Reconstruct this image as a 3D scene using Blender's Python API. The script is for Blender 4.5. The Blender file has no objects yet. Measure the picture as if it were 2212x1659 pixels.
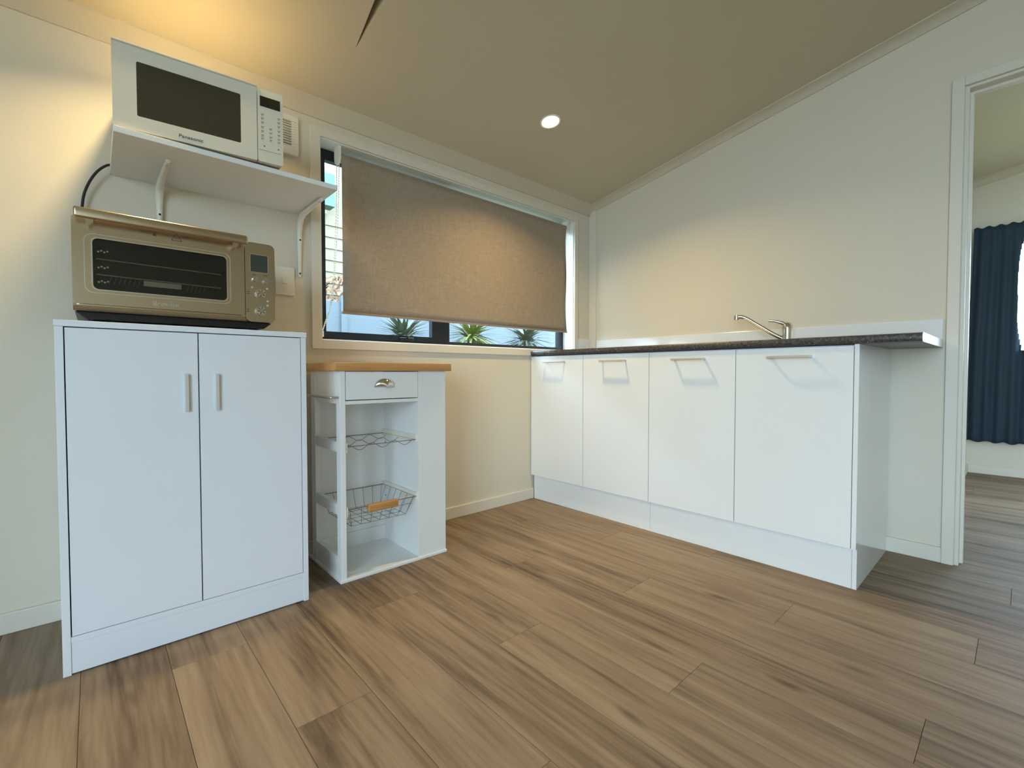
import bpy, bmesh, math, random
from mathutils import Vector, Matrix
S = bpy.context.scene
COL = S.collection
random.seed(7)

# ------------------------------------------------------------------ camera
IW, IH, FPX = 2212, 1659, 996.4
CP = Vector((-2.536, -2.005, 0.773))
YAW, PIT, ROL = 0.73584, -0.02604, -0.00043
fw = Vector((math.sin(YAW)*math.cos(PIT), math.cos(YAW)*math.cos(PIT), math.sin(PIT)))
r0 = Vector((math.cos(YAW), -math.sin(YAW), 0)); u0 = r0.cross(fw)
rt = r0*math.cos(ROL)+u0*math.sin(ROL); up = -r0*math.sin(ROL)+u0*math.cos(ROL)
cd = bpy.data.cameras.new('camera'); cam = bpy.data.objects.new('camera', cd); COL.objects.link(cam)
cd.sensor_width = 36; cd.lens = FPX/IW*36; cd.clip_start = .02; cd.clip_end = 200
cam.matrix_world = Matrix(((rt.x, up.x, -fw.x, CP.x), (rt.y, up.y, -fw.y, CP.y), (rt.z, up.z, -fw.z, CP.z), (0, 0, 0, 1)))
S.camera = cam
def ray(u, v): return fw + rt*((u-IW/2)/FPX) + up*((IH/2-v)/FPX)
def at(u, v, ax, val):              # photo pixel -> point on the axis plane that carries the thing
    d = ray(u, v); return CP + d*((val-CP[ax])/d[ax])
def atp(u, v, P, n):
    d = ray(u, v); return CP + d*((P-CP).dot(n)/d.dot(n))

# ------------------------------------------------------------------ world, daylight guides, exposure
SKY = 17.0
w = bpy.data.worlds.new('world'); S.world = w; w.use_nodes = True
bg = w.node_tree.nodes['Background']; bg.inputs[0].default_value = (.60, .775, 1.0, 1); bg.inputs[1].default_value = SKY
def portal(name, loc, rot, sx, sy):  # sampling guide in a real opening, gives no light of its own
    l = bpy.data.lights.new(name, 'AREA'); l.shape = 'RECTANGLE'; l.size = sx; l.size_y = sy
    l.cycles.is_portal = True
    o = bpy.data.objects.new(name, l); COL.objects.link(o); o.location = loc; o.rotation_euler = rot
portal('glazed_door_daylight_offscreen', (-4.47, -2.8, 1.06), (math.radians(90), 0, math.radians(-90)), 1.7, 2.1)
portal('bedroom_window_daylight_offscreen', (2.52, -2.76, 1.31), (math.radians(90), 0, math.radians(90)), 1.66, .9)
LAMP_W = 9.5; LAMP_C = (1.0, .74, .35); BEAM = 138
S.view_settings.view_transform = 'Standard'; S.view_settings.look = 'None'
S.view_settings.gamma = 1; S.view_settings.use_curve_mapping = False
S.view_settings.exposure = 0.0

# ------------------------------------------------------------------ materials
MATS = {}
def lin(c):
    return tuple(((x/255)/12.92 if x/255 <= .04045 else ((x/255+.055)/1.055)**2.4) for x in c)
def mat(name, rgb, rough=.5, metal=0, bump=0, bscale=200, var=0, vscale=4, coat=0, spec=.5, aniso=None, croug=.05):
    if name in MATS: return MATS[name]
    m = bpy.data.materials.new(name); m.use_nodes = True; N = m.node_tree.nodes; L = m.node_tree.links
    b = N['Principled BSDF']; c = lin(rgb)
    b.inputs['Roughness'].default_value = rough; b.inputs['Metallic'].default_value = metal
    b.inputs['Coat Weight'].default_value = coat; b.inputs['Coat Roughness'].default_value = croug
    b.inputs['Specular IOR Level'].default_value = spec
    tc = N.new('ShaderNodeTexCoord'); mp = N.new('ShaderNodeMapping'); L.new(tc.outputs['Object'], mp.inputs[0])
    if aniso: mp.inputs['Scale'].default_value = aniso
    n = N.new('ShaderNodeTexNoise'); n.inputs['Scale'].default_value = vscale; n.inputs['Detail'].default_value = 4
    L.new(mp.outputs[0], n.inputs['Vector'])
    mx = N.new('ShaderNodeMix'); mx.data_type = 'RGBA'
    v = max(var, .015)
    mx.inputs[6].default_value = (*[x*(1-v) for x in c], 1); mx.inputs[7].default_value = (*[min(1, x*(1+v)) for x in c], 1)
    L.new(n.outputs[0], mx.inputs[0]); L.new(mx.outputs[2], b.inputs['Base Color'])
    if bump:
        n2 = N.new('ShaderNodeTexNoise'); n2.inputs['Scale'].default_value = bscale; L.new(mp.outputs[0], n2.inputs['Vector'])
        bp = N.new('ShaderNodeBump'); bp.inputs['Strength'].default_value = bump; bp.inputs['Distance'].default_value = .002
        L.new(n2.outputs[0], bp.inputs['Height']); L.new(bp.outputs[0], b.inputs['Normal'])
    MATS[name] = m; return m

WALL = mat('wall_paint', (222, 213, 193), .6, bump=.05, bscale=300)
CEIL = mat('ceiling_paint', (206, 196, 174), .7)
TRIM = mat('trim_paint', (225, 218, 202), .4)
GLOSSW = mat('gloss_white_board', (236, 238, 236), .16, coat=.4, croug=.08)
MATTW = mat('satin_white_board', (232, 234, 238), .42)
PAINTW = mat('painted_white_wood', (236, 236, 232), .38)
PLASTW = mat('white_plastic', (234, 228, 212), .35)
MWW = mat('microwave_enamel', (222, 216, 198), .22, coat=.3)
CHROME = mat('chrome', (225, 222, 215), .08, 1)
STEEL = mat('brushed_steel', (200, 182, 158), .24, 1, bump=.05, bscale=500, var=.05, aniso=(1, 1, 40))
SATIN = mat('satin_nickel', (206, 203, 196), .42, .55)
WIRE = mat('wire_grey', (150, 146, 142), .35, .8)
BLACKF = mat('black_aluminium', (24, 27, 30), .4)
BLACK = mat('black_plastic', (16, 16, 17), .35)
DARKHOLE = mat('dark_screw_and_hole', (40, 30, 24), .6)  # bracket screw heads, also the painted shade of the trolley peg holes
DARKGL = mat('dark_glass', (60, 55, 42), .10, spec=.6)
OVENIN = mat('oven_cavity', (20, 18, 15), .5)
LCD = mat('lcd_screen', (62, 68, 62), .2)
MWLCD = mat('microwave_display', (44, 36, 26), .2)
INK = mat('dark_print', (66, 58, 48), .6)
INKL = mat('faint_print', (136, 124, 104), .6)
SILVERP = mat('silver_print', (196, 188, 172), .35, .6)
RUBBER = mat('black_cable', (22, 16, 13), .5)
CURT = mat('navy_curtain_cloth', (36, 53, 66), .85, bump=.3, bscale=600, var=.08)
CREAMB = mat('cream_weatherboard', (112, 104, 82), .7)
FENCEM = mat('pale_blue_grey_fence', (78, 88, 94), .6)
ROOFG = mat('green_roof', (62, 98, 84), .6)
MULCH = mat('dry_hedge', (104, 66, 38), .8, var=.4, vscale=30)
GRASS = mat('lawn', (86, 92, 60), .9, var=.3, vscale=6)
LEAFY = mat('yellow_green_leaf', (104, 114, 30), .6, var=.2)
LEAFG = mat('grey_green_leaf', (74, 84, 64), .6, var=.2)
BARK = mat('bark', (104, 84, 66), .8)

def nodes(name, rough=.4):
    m = bpy.data.materials.new(name); m.use_nodes = True; MATS[name] = m
    return m, m.node_tree.nodes, m.node_tree.links, m.node_tree.nodes['Principled BSDF']
def ramp(N, stops):
    r = N.new('ShaderNodeValToRGB'); e = r.color_ramp.elements
    while len(e) < len(stops): e.new(.5)
    for k, (p, c) in enumerate(stops): e[k].position = p; e[k].color = (*lin(c), 1)
    return r
def wood(name, stops, across, along, axis, rough, knots=True):
    m, N, L, b = nodes(name)
    tc = N.new('ShaderNodeTexCoord'); oi = N.new('ShaderNodeObjectInfo')
    add = N.new('ShaderNodeVectorMath'); add.operation = 'MULTIPLY_ADD'
    cmb = N.new('ShaderNodeCombineXYZ')
    for i in range(3):
        mm = N.new('ShaderNodeMath'); mm.operation = 'MULTIPLY'; mm.inputs[1].default_value = (37.3, 91.7, 13.1)[i]
        L.new(oi.outputs['Random'], mm.inputs[0]); L.new(mm.outputs[0], cmb.inputs[i])
    add.operation = 'ADD'; L.new(tc.outputs['Object'], add.inputs[0]); L.new(cmb.outputs[0], add.inputs[1])
    sc = [across]*3; sc[axis] = along
    mp = N.new('ShaderNodeMapping'); mp.inputs['Scale'].default_value = sc; L.new(add.outputs[0], mp.inputs[0])
    n1 = N.new('ShaderNodeTexNoise'); n1.inputs['Scale'].default_value = 1; n1.inputs['Detail'].default_value = 6; n1.inputs['Roughness'].default_value = .6; n1.inputs['Distortion'].default_value = .9
    L.new(mp.outputs[0], n1.inputs['Vector'])
    mp2 = N.new('ShaderNodeMapping'); mp2.inputs['Scale'].default_value = [x*6 for x in sc]; L.new(add.outputs[0], mp2.inputs[0])
    n2 = N.new('ShaderNodeTexNoise'); n2.inputs['Scale'].default_value = 1; n2.inputs['Detail'].default_value = 3; L.new(mp2.outputs[0], n2.inputs['Vector'])
    mix = N.new('ShaderNodeMix'); mix.data_type = 'FLOAT'; mix.inputs[0].default_value = .30
    L.new(n1.outputs[0], mix.inputs[2]); L.new(n2.outputs[0], mix.inputs[3])
    rn = N.new('ShaderNodeMath'); rn.operation = 'MULTIPLY_ADD'; rn.inputs[1].default_value = .10; rn.inputs[2].default_value = -.02
    L.new(oi.outputs['Random'], rn.inputs[0])
    sm = N.new('ShaderNodeMath'); sm.operation = 'ADD'; L.new(mix.outputs[0], sm.inputs[0]); L.new(rn.outputs[0], sm.inputs[1])
    rp = ramp(N, stops); L.new(sm.outputs[0], rp.inputs[0])
    out = rp.outputs[0]
    if knots:
        kp = N.new('ShaderNodeMapping'); ks = [10.]*3; ks[axis] = 2.4; kp.inputs['Scale'].default_value = ks; L.new(add.outputs[0], kp.inputs[0])
        nd = N.new('ShaderNodeTexNoise'); nd.inputs['Scale'].default_value = 1.6; nd.inputs['Detail'].default_value = 3; L.new(kp.outputs[0], nd.inputs['Vector'])
        va = N.new('ShaderNodeVectorMath'); va.operation = 'MULTIPLY_ADD'; va.inputs[1].default_value = (.35, .35, .35)
        L.new(nd.outputs[1], va.inputs[0]); L.new(kp.outputs[0], va.inputs[2])
        vo = N.new('ShaderNodeTexVoronoi'); vo.inputs['Scale'].default_value = .8; L.new(va.outputs[0], vo.inputs['Vector'])
        kr = N.new('ShaderNodeMapRange'); kr.inputs[1].default_value = .02; kr.inputs[2].default_value = .13; kr.inputs[3].default_value = .7; kr.inputs[4].default_value = 0
        L.new(vo.outputs['Distance'], kr.inputs[0])
        kx = N.new('ShaderNodeMix'); kx.data_type = 'RGBA'; kx.inputs[7].default_value = (*lin((70, 52, 40)), 1)
        L.new(kr.outputs[0], kx.inputs[0]); L.new(out, kx.inputs[6]); out = kx.outputs[2]
    L.new(out, b.inputs['Base Color']); b.inputs['Roughness'].default_value = rough; b.inputs['Specular IOR Level'].default_value = .2
    bp = N.new('ShaderNodeBump'); bp.inputs['Strength'].default_value = .08; bp.inputs['Distance'].default_value = .002
    L.new(n2.outputs[0], bp.inputs['Height']); L.new(bp.outputs[0], b.inputs['Normal'])
    return m
PLANK = wood('oak_plank', [(.33, (76, 61, 48)), (.43, (112, 94, 75)), (.53, (136, 116, 95)), (.67, (154, 135, 112))], 13, .8, 1, .55)
BEECH = wood('oiled_bamboo', [(.25, (160, 112, 62)), (.5, (190, 140, 84)), (.75, (206, 160, 104))], 26, 2.2, 0, .4, knots=False)
def fabric():
    m, N, L, b = nodes('linen_blind')
    tc = N.new('ShaderNodeTexCoord'); fac = []
    for sc in ((1500, 1500, 60), (60, 1500, 1500)):
        mp = N.new('ShaderNodeMapping'); mp.inputs['Scale'].default_value = sc; L.new(tc.outputs['Object'], mp.inputs[0])
        n = N.new('ShaderNodeTexNoise'); n.inputs['Scale'].default_value = .45; n.inputs['Detail'].default_value = 3; L.new(mp.outputs[0], n.inputs['Vector']); fac.append(n)
    a = N.new('ShaderNodeMath'); a.operation = 'ADD'; L.new(fac[0].outputs[0], a.inputs[0]); L.new(fac[1].outputs[0], a.inputs[1])
    h = N.new('ShaderNodeMath'); h.operation = 'MULTIPLY'; h.inputs[1].default_value = .5; L.new(a.outputs[0], h.inputs[0])
    rp = ramp(N, [(.3, (138, 123, 106)), (.5, (161, 145, 126)), (.7, (178, 162, 142))]); L.new(h.outputs[0], rp.inputs[0])
    L.new(rp.outputs[0], b.inputs['Base Color']); b.inputs['Roughness'].default_value = .9
    bp = N.new('ShaderNodeBump'); bp.inputs['Strength'].default_value = .12; bp.inputs['Distance'].default_value = .0005
    L.new(h.outputs[0], bp.inputs['Height']); L.new(bp.outputs[0], b.inputs['Normal'])
    return m
LINEN = fabric()
def stone():
    m, N, L, b = nodes('speckled_laminate')
    tc = N.new('ShaderNodeTexCoord')
    n = N.new('ShaderNodeTexNoise'); n.inputs['Scale'].default_value = 130; n.inputs['Detail'].default_value = 5; n.inputs['Roughness'].default_value = .75; L.new(tc.outputs['Object'], n.inputs['Vector'])
    rp = ramp(N, [(.36, (34, 33, 33)), (.52, (72, 69, 66)), (.66, (104, 100, 96)), (.78, (150, 146, 140))]); L.new(n.outputs[0], rp.inputs[0])
    vo = N.new('ShaderNodeTexVoronoi'); vo.inputs['Scale'].default_value = 75; L.new(tc.outputs['Object'], vo.inputs['Vector'])
    lt = N.new('ShaderNodeMath'); lt.operation = 'LESS_THAN'; lt.inputs[1].default_value = .10; L.new(vo.outputs['Distance'], lt.inputs[0])
    mx = N.new('ShaderNodeMix'); mx.data_type = 'RGBA'; mx.inputs[7].default_value = (*lin((186, 182, 174)), 1)
    L.new(lt.outputs[0], mx.inputs[0]); L.new(rp.outputs[0], mx.inputs[6]); L.new(mx.outputs[2], b.inputs['Base Color'])
    b.inputs['Roughness'].default_value = .35
    return m
STONE = stone()
def glass(name, tint, gl=.06):
    m = bpy.data.materials.new(name); m.use_nodes = True; N = m.node_tree.nodes; L = m.node_tree.links
    for n in list(N):
        if n.type != 'OUTPUT_MATERIAL': N.remove(n)
    out = N['Material Output']; t = N.new('ShaderNodeBsdfTransparent'); t.inputs[0].default_value = (*tint, 1)
    g = N.new('ShaderNodeBsdfGlossy'); g.inputs['Roughness'].default_value = .02
    lf = N.new('ShaderNodeLayerWeight'); pw = N.new('ShaderNodeMath'); pw.operation = 'POWER'; pw.inputs[1].default_value = 5
    L.new(lf.outputs['Facing'], pw.inputs[0]); lw = N.new('ShaderNodeMath'); lw.operation = 'MULTIPLY_ADD'; lw.inputs[1].default_value = .8; lw.inputs[2].default_value = .035; L.new(pw.outputs[0], lw.inputs[0])
    mx = N.new('ShaderNodeMixShader'); L.new(lw.outputs[0], mx.inputs[0]); L.new(t.outputs[0], mx.inputs[1]); L.new(g.outputs[0], mx.inputs[2]); L.new(mx.outputs[0], out.inputs[0])
    return m
GLASS = glass('window_glass', (.93, .96, .95)); OGLASS = glass('oven_door_glass', (.72, .70, .66))
def emit(name, col, st):
    m = bpy.data.materials.new(name); m.use_nodes = True; N = m.node_tree.nodes; b = N['Principled BSDF']
    b.inputs['Emission Color'].default_value = (*col, 1); b.inputs['Emission Strength'].default_value = st
    return m
LENS = emit('lit_lamp_lens', (1, .93, .78), 14)

# ------------------------------------------------------------------ geometry helpers
class MB:
    def __init__(s): s.bm = bmesh.new()
    def box(s, x0, x1, y0, y1, z0, z1, bev=0, seg=2):
        r = bmesh.ops.create_cube(s.bm, size=1); v = r['verts']
        bmesh.ops.scale(s.bm, vec=(abs(x1-x0), abs(y1-y0), abs(z1-z0)), verts=v)
        bmesh.ops.translate(s.bm, vec=((x0+x1)/2, (y0+y1)/2, (z0+z1)/2), verts=v)
        if bev:
            es = list({e for q in v for e in q.link_edges})
            bmesh.ops.bevel(s.bm, geom=es, offset=bev, segments=seg, profile=.5, affect='EDGES')
        return s
    def prism(s, pts, axis, a, b):          # closed polygon (2D, in the two other axes) swept along axis
        def P(q, t):
            l = list(q); l.insert(axis, t); return l
        A = [s.bm.verts.new(P(q, a)) for q in pts]; B = [s.bm.verts.new(P(q, b)) for q in pts]
        s.bm.faces.new(A); s.bm.faces.new(B[::-1]); n = len(pts)
        for i in range(n): s.bm.faces.new((A[i], B[i], B[(i+1) % n], A[(i+1) % n]))
        return s
    def hexa(s, lo, hi):                    # two matching rings of points
        A = [s.bm.verts.new(p) for p in lo]; B = [s.bm.verts.new(p) for p in hi]; n = len(lo)
        s.bm.faces.new(A[::-1]); s.bm.faces.new(B)
        for i in range(n): s.bm.faces.new((A[i], A[(i+1) % n], B[(i+1) % n], B[i]))
        return s
    def tube(s, pts, r, n=8, closed=False):
        pts = [Vector(p) for p in pts]; rings = []; m = len(pts); prev = None
        for i, p in enumerate(pts):
            a = pts[(i-1) % m] if (closed or i > 0) else p; b = pts[(i+1) % m] if (closed or i < m-1) else p
            t = (b-a).normalized()
            if prev is None: q = t.orthogonal().normalized()
            else:
                q = prev-t*prev.dot(t); q = q.normalized() if q.length > 1e-6 else t.orthogonal().normalized()
            prev = q; c = t.cross(q); rr = r[i] if isinstance(r, (list, tuple)) else r
            rings.append([s.bm.verts.new(p+(q*math.cos(2*math.pi*k/n)+c*math.sin(2*math.pi*k/n))*rr) for k in range(n)])
        for i in range(m if closed else m-1):
            A, B = rings[i], rings[(i+1) % m]
            for k in range(n): s.bm.faces.new((A[k], A[(k+1) % n], B[(k+1) % n], B[k]))
        if not closed: s.bm.faces.new(rings[0][::-1]); s.bm.faces.new(rings[-1])
        return s
    def lathe(s, prof, c, axis=(0, 0, 1), n=24):    # prof: (radius, height) along axis from c
        c = Vector(c); ax = Vector(axis).normalized(); q = ax.orthogonal().normalized(); w_ = ax.cross(q); rings = []
        for r, h in prof:
            rings.append([s.bm.verts.new(c+ax*h+(q*math.cos(2*math.pi*k/n)+w_*math.sin(2*math.pi*k/n))*max(r, 1e-5)) for k in range(n)])
        for A, B in zip(rings, rings[1:]):
            for k in range(n): s.bm.faces.new((A[k], A[(k+1) % n], B[(k+1) % n], B[k]))
        s.bm.faces.new(rings[0][::-1]); s.bm.faces.new(rings[-1])
        return s
    def frame(s, x0, x1, z0, z1, ix0, ix1, iz0, iz1, y0, y1, rad=0, irad=.0, n=6):  # flat ring in xz with a (rounded) hole
        def rr(a0, a1, b0, b1, r):
            P = []
            for cx, cz, t in ((a1-r, b1-r, 0), (a0+r, b1-r, 1), (a0+r, b0+r, 2), (a1-r, b0+r, 3)):
                for k in range(n+1):
                    a = (t+k/n)*math.pi/2; P.append((cx+r*math.cos(a), cz+r*math.sin(a)))
            return P
        O = rr(x0, x1, z0, z1, max(rad, 1e-4)); I = rr(ix0, ix1, iz0, iz1, max(irad, 1e-4)); m = len(O)
        V = [[s.bm.verts.new((p[0], y, p[1])) for p in L_] for L_ in (O, I) for y in (y0, y1)]
        of, ob, i_f, ib = V
        for k in range(m):
            j = (k+1) % m
            s.bm.faces.new((of[k], of[j], i_f[j], i_f[k])); s.bm.faces.new((ob[j], ob[k], ib[k], ib[j]))
            s.bm.faces.new((of[j], of[k], ob[k], ob[j])); s.bm.faces.new((i_f[k], i_f[j], ib[j], ib[k]))
        return s
    def build(s, name, m, parent=None, smooth=None, org=None):
        if parent is not None and org is None: org = ORG[parent.name]
        bmesh.ops.recalc_face_normals(s.bm, faces=s.bm.faces)
        if org is not None: bmesh.ops.translate(s.bm, vec=-Vector(org), verts=s.bm.verts)
        me = bpy.data.meshes.new(name); s.bm.to_mesh(me); s.bm.free()
        o = bpy.data.objects.new(name, me); COL.objects.link(o); me.materials.append(m)
        if smooth is not None:
            for p in me.polygons: p.use_smooth = True
            me.set_sharp_from_angle(angle=math.radians(smooth))
        if parent is not None: o.parent = parent; ORG[o.name] = org
        return o
ORG = {}
def tag(o, label, cat, group=None, kind=None):
    o['label'] = label; o['category'] = cat
    if group: o['group'] = group
    if kind: o['kind'] = kind
    return o
def thing(name, loc, label, cat, group=None, kind=None):
    o = bpy.data.objects.new(name, None); COL.objects.link(o); o.location = loc; o.empty_display_size = .1
    ORG[o.name] = Vector(loc); return tag(o, label, cat, group, kind)
def top(o, loc):                            # move a top-level mesh's origin to loc
    o.data.transform(Matrix.Translation(-Vector(loc))); o.location = loc; ORG[o.name] = Vector(loc); return o
def text(body, size, name, m, parent, loc, rot, ext=.0004, width=None, font_scale=None):
    cu = bpy.data.curves.new(name, 'FONT'); cu.body = body; cu.size = size; cu.extrude = ext; cu.align_x = 'CENTER'; cu.align_y = 'CENTER'
    t = bpy.data.objects.new(name+'_tmp', cu); COL.objects.link(t)
    bpy.context.view_layer.update()
    me = bpy.data.meshes.new_from_object(t.evaluated_get(bpy.context.evaluated_depsgraph_get()))
    bpy.data.objects.remove(t); bpy.data.curves.remove(cu)
    if width:
        xs = [v.co.x for v in me.vertices]; k = width/(max(xs)-min(xs))
        for v in me.vertices: v.co.x *= k
    me.materials.clear(); me.materials.append(m); me.name = name
    o = bpy.data.objects.new(name, me); COL.objects.link(o); o.parent = parent
    o.location = Vector(loc); o.rotation_euler = rot; return o
def B(*a, **k): return MB().box(*a, **k)

# ------------------------------------------------------------------ room shell
YB, XL = -3.8, -4.4                          # back of the room, left end
def zr(y): return 1.885-.175*y
floor = B(XL, 2.6, -4.4, 0, -.03, -.0062).build('floor', mat('floor_screed', (70, 56, 44), .8)); tag(floor, 'brown oak plank floor running through the kitchen into the bedroom', 'floor', kind='structure'); ORG['floor'] = Vector((0, 0, 0))
plank_mesh = {}
def plank(x0, x1, y0, y1):
    key = (round(x1-x0, 3), round(y1-y0, 3)); o = None
    if key not in plank_mesh:
        o = B(-key[0]/2+.0004, key[0]/2-.0004, -key[1]/2+.0004, key[1]/2-.0004, -.006, 0, bev=.0006, seg=1).build('plank', PLANK); plank_mesh[key] = o.data
    else:
        o = bpy.data.objects.new('plank', plank_mesh[key]); COL.objects.link(o)
    o.location = ((x0+x1)/2, (y0+y1)/2, 0); o.parent = floor
for k in range(-25, 22):
    x1 = -1.70-.175*k; x0 = x1-.175
    x0c, x1c = max(x0, XL), min(x1, 2.45)
    if x1c-x0c < .02: continue
    ybot, ytop = (YB, 0) if x1c <= .0 else (-4.2, -1.73)
    if x1 > 0 > x0: ybot, ytop = YB, 0
    j0 = -.597+.4265*k
    y = j0-1.22*20
    while y < ytop:
        a, b_ = max(y, ybot), min(y+1.22, ytop)
        if b_-a > .03: plank(x0c, x1c, a, b_)
        y += 1.22
WT = .12
wx0, wx1, wz0, wz1 = -1.815, -.17, .911, 1.765
wb = MB()
for a in ((XL, wx0, 0, 2.1), (wx1, .08, 0, 2.1), (wx0, wx1, 0, wz0), (wx0, wx1, wz1, 2.1)): wb.box(a[0], a[1], 0, WT, a[2]-(.03 if a[2] == 0 else 0), a[3])
tag(wb.build('wall_back', WALL), 'warm white kitchen wall around the wide window', 'wall', kind='structure')
DY0, DY1, DZ = -1.838, -2.66, 1.885
ws = MB(); ws.box(0, .08, DY0, 0, -.03, 2.75).box(0, .08, YB-.1, DY1, -.03, 2.75).box(0, .08, DY1, DY0, DZ, 2.75)
tag(ws.build('wall_right', WALL), 'warm white wall behind the sink bench with the bedroom doorway', 'wall', kind='structure')
gy0, gy1, gz1 = -3.65, -1.95, 2.12
wf = MB(); wf.box(XL-.1, XL, YB-.1, gy0, -.03, 3.1).box(XL-.1, XL, gy1, WT, -.03, 3.1).box(XL-.1, XL, gy0, gy1, gz1, 3.1)
tag(wf.build('wall_left', WALL), 'warm white kitchen end wall around the glazed sliding door', 'wall', kind='structure')
tag(B(XL, 0, YB-.1, YB, -.03, 3.1).build('wall_front', WALL), 'plain warm white wall opposite the kitchen window', 'wall', kind='structure')
tag(B(.08, 2.55, -1.73, -1.65, -.03, 2.75).build('wall_bedroom_left', WALL), 'white bedroom wall just inside the doorway', 'wall', kind='structure')
tag(B(.08, 2.55, -4.3, -4.2, -.03, 3.0).build('wall_bedroom_right', WALL), 'white far side wall of the bedroom', 'wall', kind='structure')
by0, by1, bz0, bz1 = -3.6, -1.93, .86, 1.76
wbf = MB()
for a in ((by1, -1.73, -.03, 2.75), (-4.2, by0, -.03, 2.9), (by0, by1, -.03, bz0), (by0, by1, bz1, 2.75)): wbf.box(2.45, 2.55, a[0], a[1], a[2], a[3])
tag(wbf.build('wall_bedroom_back', WALL), 'white bedroom wall behind the dark curtain', 'wall', kind='structure')
XS = -1.812                                 # where the two ceiling slopes part
cb = MB()
def slab(pts, x0, x1): cb.prism(pts, 0, x0, x1)
slab([(0.06, zr(.06)), (YB-.05, zr(YB-.05)), (YB-.05, zr(YB-.05)+.06), (.06, zr(.06)+.06)], XS, .0)
# left sheet: its edge has pulled away from the right sheet, leaving a tapering open joint
pl = [(XL, .06), (XS, .06), (XS, -.36), (XS-.030, -.61), (XS-.062, -.95), (XS-.062, -1.25), (XS, -1.25), (XS, YB-.05), (XL, YB-.05)]
cb.hexa([(x, y, zr(y)) for x, y in pl], [(x, y, zr(y)+.06) for x, y in pl])
pc = [(XS-.10, -.30), (XS+.04, -.30), (XS+.04, -1.3), (XS-.10, -1.3)]
cb.hexa([(x, y, zr(y)+.06) for x, y in pc], [(x, y, zr(y)+.075) for x, y in pc])
ce = cb.build('ceiling', CEIL); tag(ce, 'raked off-white kitchen ceiling rising away from the window', 'ceiling', kind='structure')
cb = MB(); slab([(-1.66, zr(-1.66)+.03), (-4.25, zr(-4.25)+.03), (-4.25, zr(-4.25)+.09), (-1.66, zr(-1.66)+.09)], .08, 2.5)
tag(cb.build('ceiling_bedroom', CEIL), 'raked white ceiling of the bedroom', 'ceiling', kind='structure')
# cornices
def cove(d, h): return [(0, -h), (-.006, -h), (-.3*d, -.62*h), (-.62*d, -.3*h), (-d, -.006), (-d, .01), (0, .01)]
t = MB().prism([(y, zr(y)*0+1.887+.0*y+z+(.175*-y if z > -.02 else 0)) for y, z in cove(.055, .052)], 0, XL, 0)
tag(t.build('trim_1', CEIL, smooth=40), 'cove cornice above the kitchen window', 'cornice', kind='structure')
def slope_cove(name, d, h, y0, y1, x, sgn, zo, label):
    P = cove(d, h); A = [(x+sgn*-q[0], y0, zr(y0)+zo+q[1]) for q in P]; C_ = [(x+sgn*-q[0], y1, zr(y1)+zo+q[1]) for q in P]
    return tag(MB().hexa(A, C_).build(name, CEIL, smooth=40), label, 'cornice', kind='structure')
slope_cove('trim_2', .05, .034, 0, YB, 0, -1, 0, 'sloping cove cornice above the sink wall')
slope_cove('trim_3', .05, .05, -1.73, -4.2, 2.45, -1, .03, 'sloping cove cornice above the bedroom curtain')
# mouldings
tag(B(-.007, 0, -.058, 0, .90, 1.87, bev=.002).build('trim_4', TRIM), 'flat white corner strip between the window wall and the sink wall', 'trim', kind='structure')
tag(B(-.008, 0, -1.79, -.064, .899, .986, bev=.002).build('trim_5', GLOSSW), 'low white splash strip along the sink wall', 'trim', kind='structure')
tag(B(-.137, -.008, -.008, 0, .899, .996, bev=.002).build('trim_6', GLOSSW), 'short white splash strip beside the window', 'trim', kind='structure')
def skirt(name, x0, x1, y0, y1, label): tag(B(x0, x1, y0, y1, 0, .062, bev=.003).build(name, TRIM), label, 'baseboard', kind='structure')
skirt('baseboard_back', XL, -.55, -.012, 0, 'low white skirting under the kitchen window')
skirt('baseboard_right', -.012, 0, -1.80, -1.613, 'short white skirting between the sink bench and the doorway')
skirt('baseboard_bedroom_left', .14, 2.45, -1.742, -1.73, 'white skirting on the bedroom side wall')
skirt('baseboard_bedroom_back', 2.438, 2.45, -4.2, -1.742, 'white skirting under the dark bedroom curtain')
skirt('baseboard_left', XL, XL+.012, -1.95, -.012, 'white skirting along the kitchen end wall')

# doorway casing
d1 = thing('door_1', (.04, DY0, 0), 'open white bedroom doorway with square edged casing', 'doorway', kind='structure')
B(-.014, 0, DY0+.001, -1.80, 0, 1.918, bev=.002).build('casing', TRIM, d1)
B(-.014, 0, DY1-.036, DY0+.001, DZ-.002, 1.918, bev=.002).build('casing', TRIM, d1)
B(-.014, 0, DY1-.036, DY1-.001, 0, DZ-.002, bev=.002).build('casing', TRIM, d1)
B(.001, .095, DY0-.012, DY0, 0, DZ, bev=.001).build('jamb', TRIM, d1)
B(.001, .095, DY1, DY1+.012, 0, DZ, bev=.001).build('jamb', TRIM, d1)
B(.001, .095, DY1+.012, DY0-.012, DZ-.012, DZ, bev=.001).build('jamb', TRIM, d1)
B(.045, .075, DY0-.022, DY0-.012, 0, DZ-.012).build('door_stop', TRIM, d1)
B(.045, .075, DY1+.012, DY0-.022, DZ-.022, DZ-.012).build('door_stop', TRIM, d1)

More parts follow.
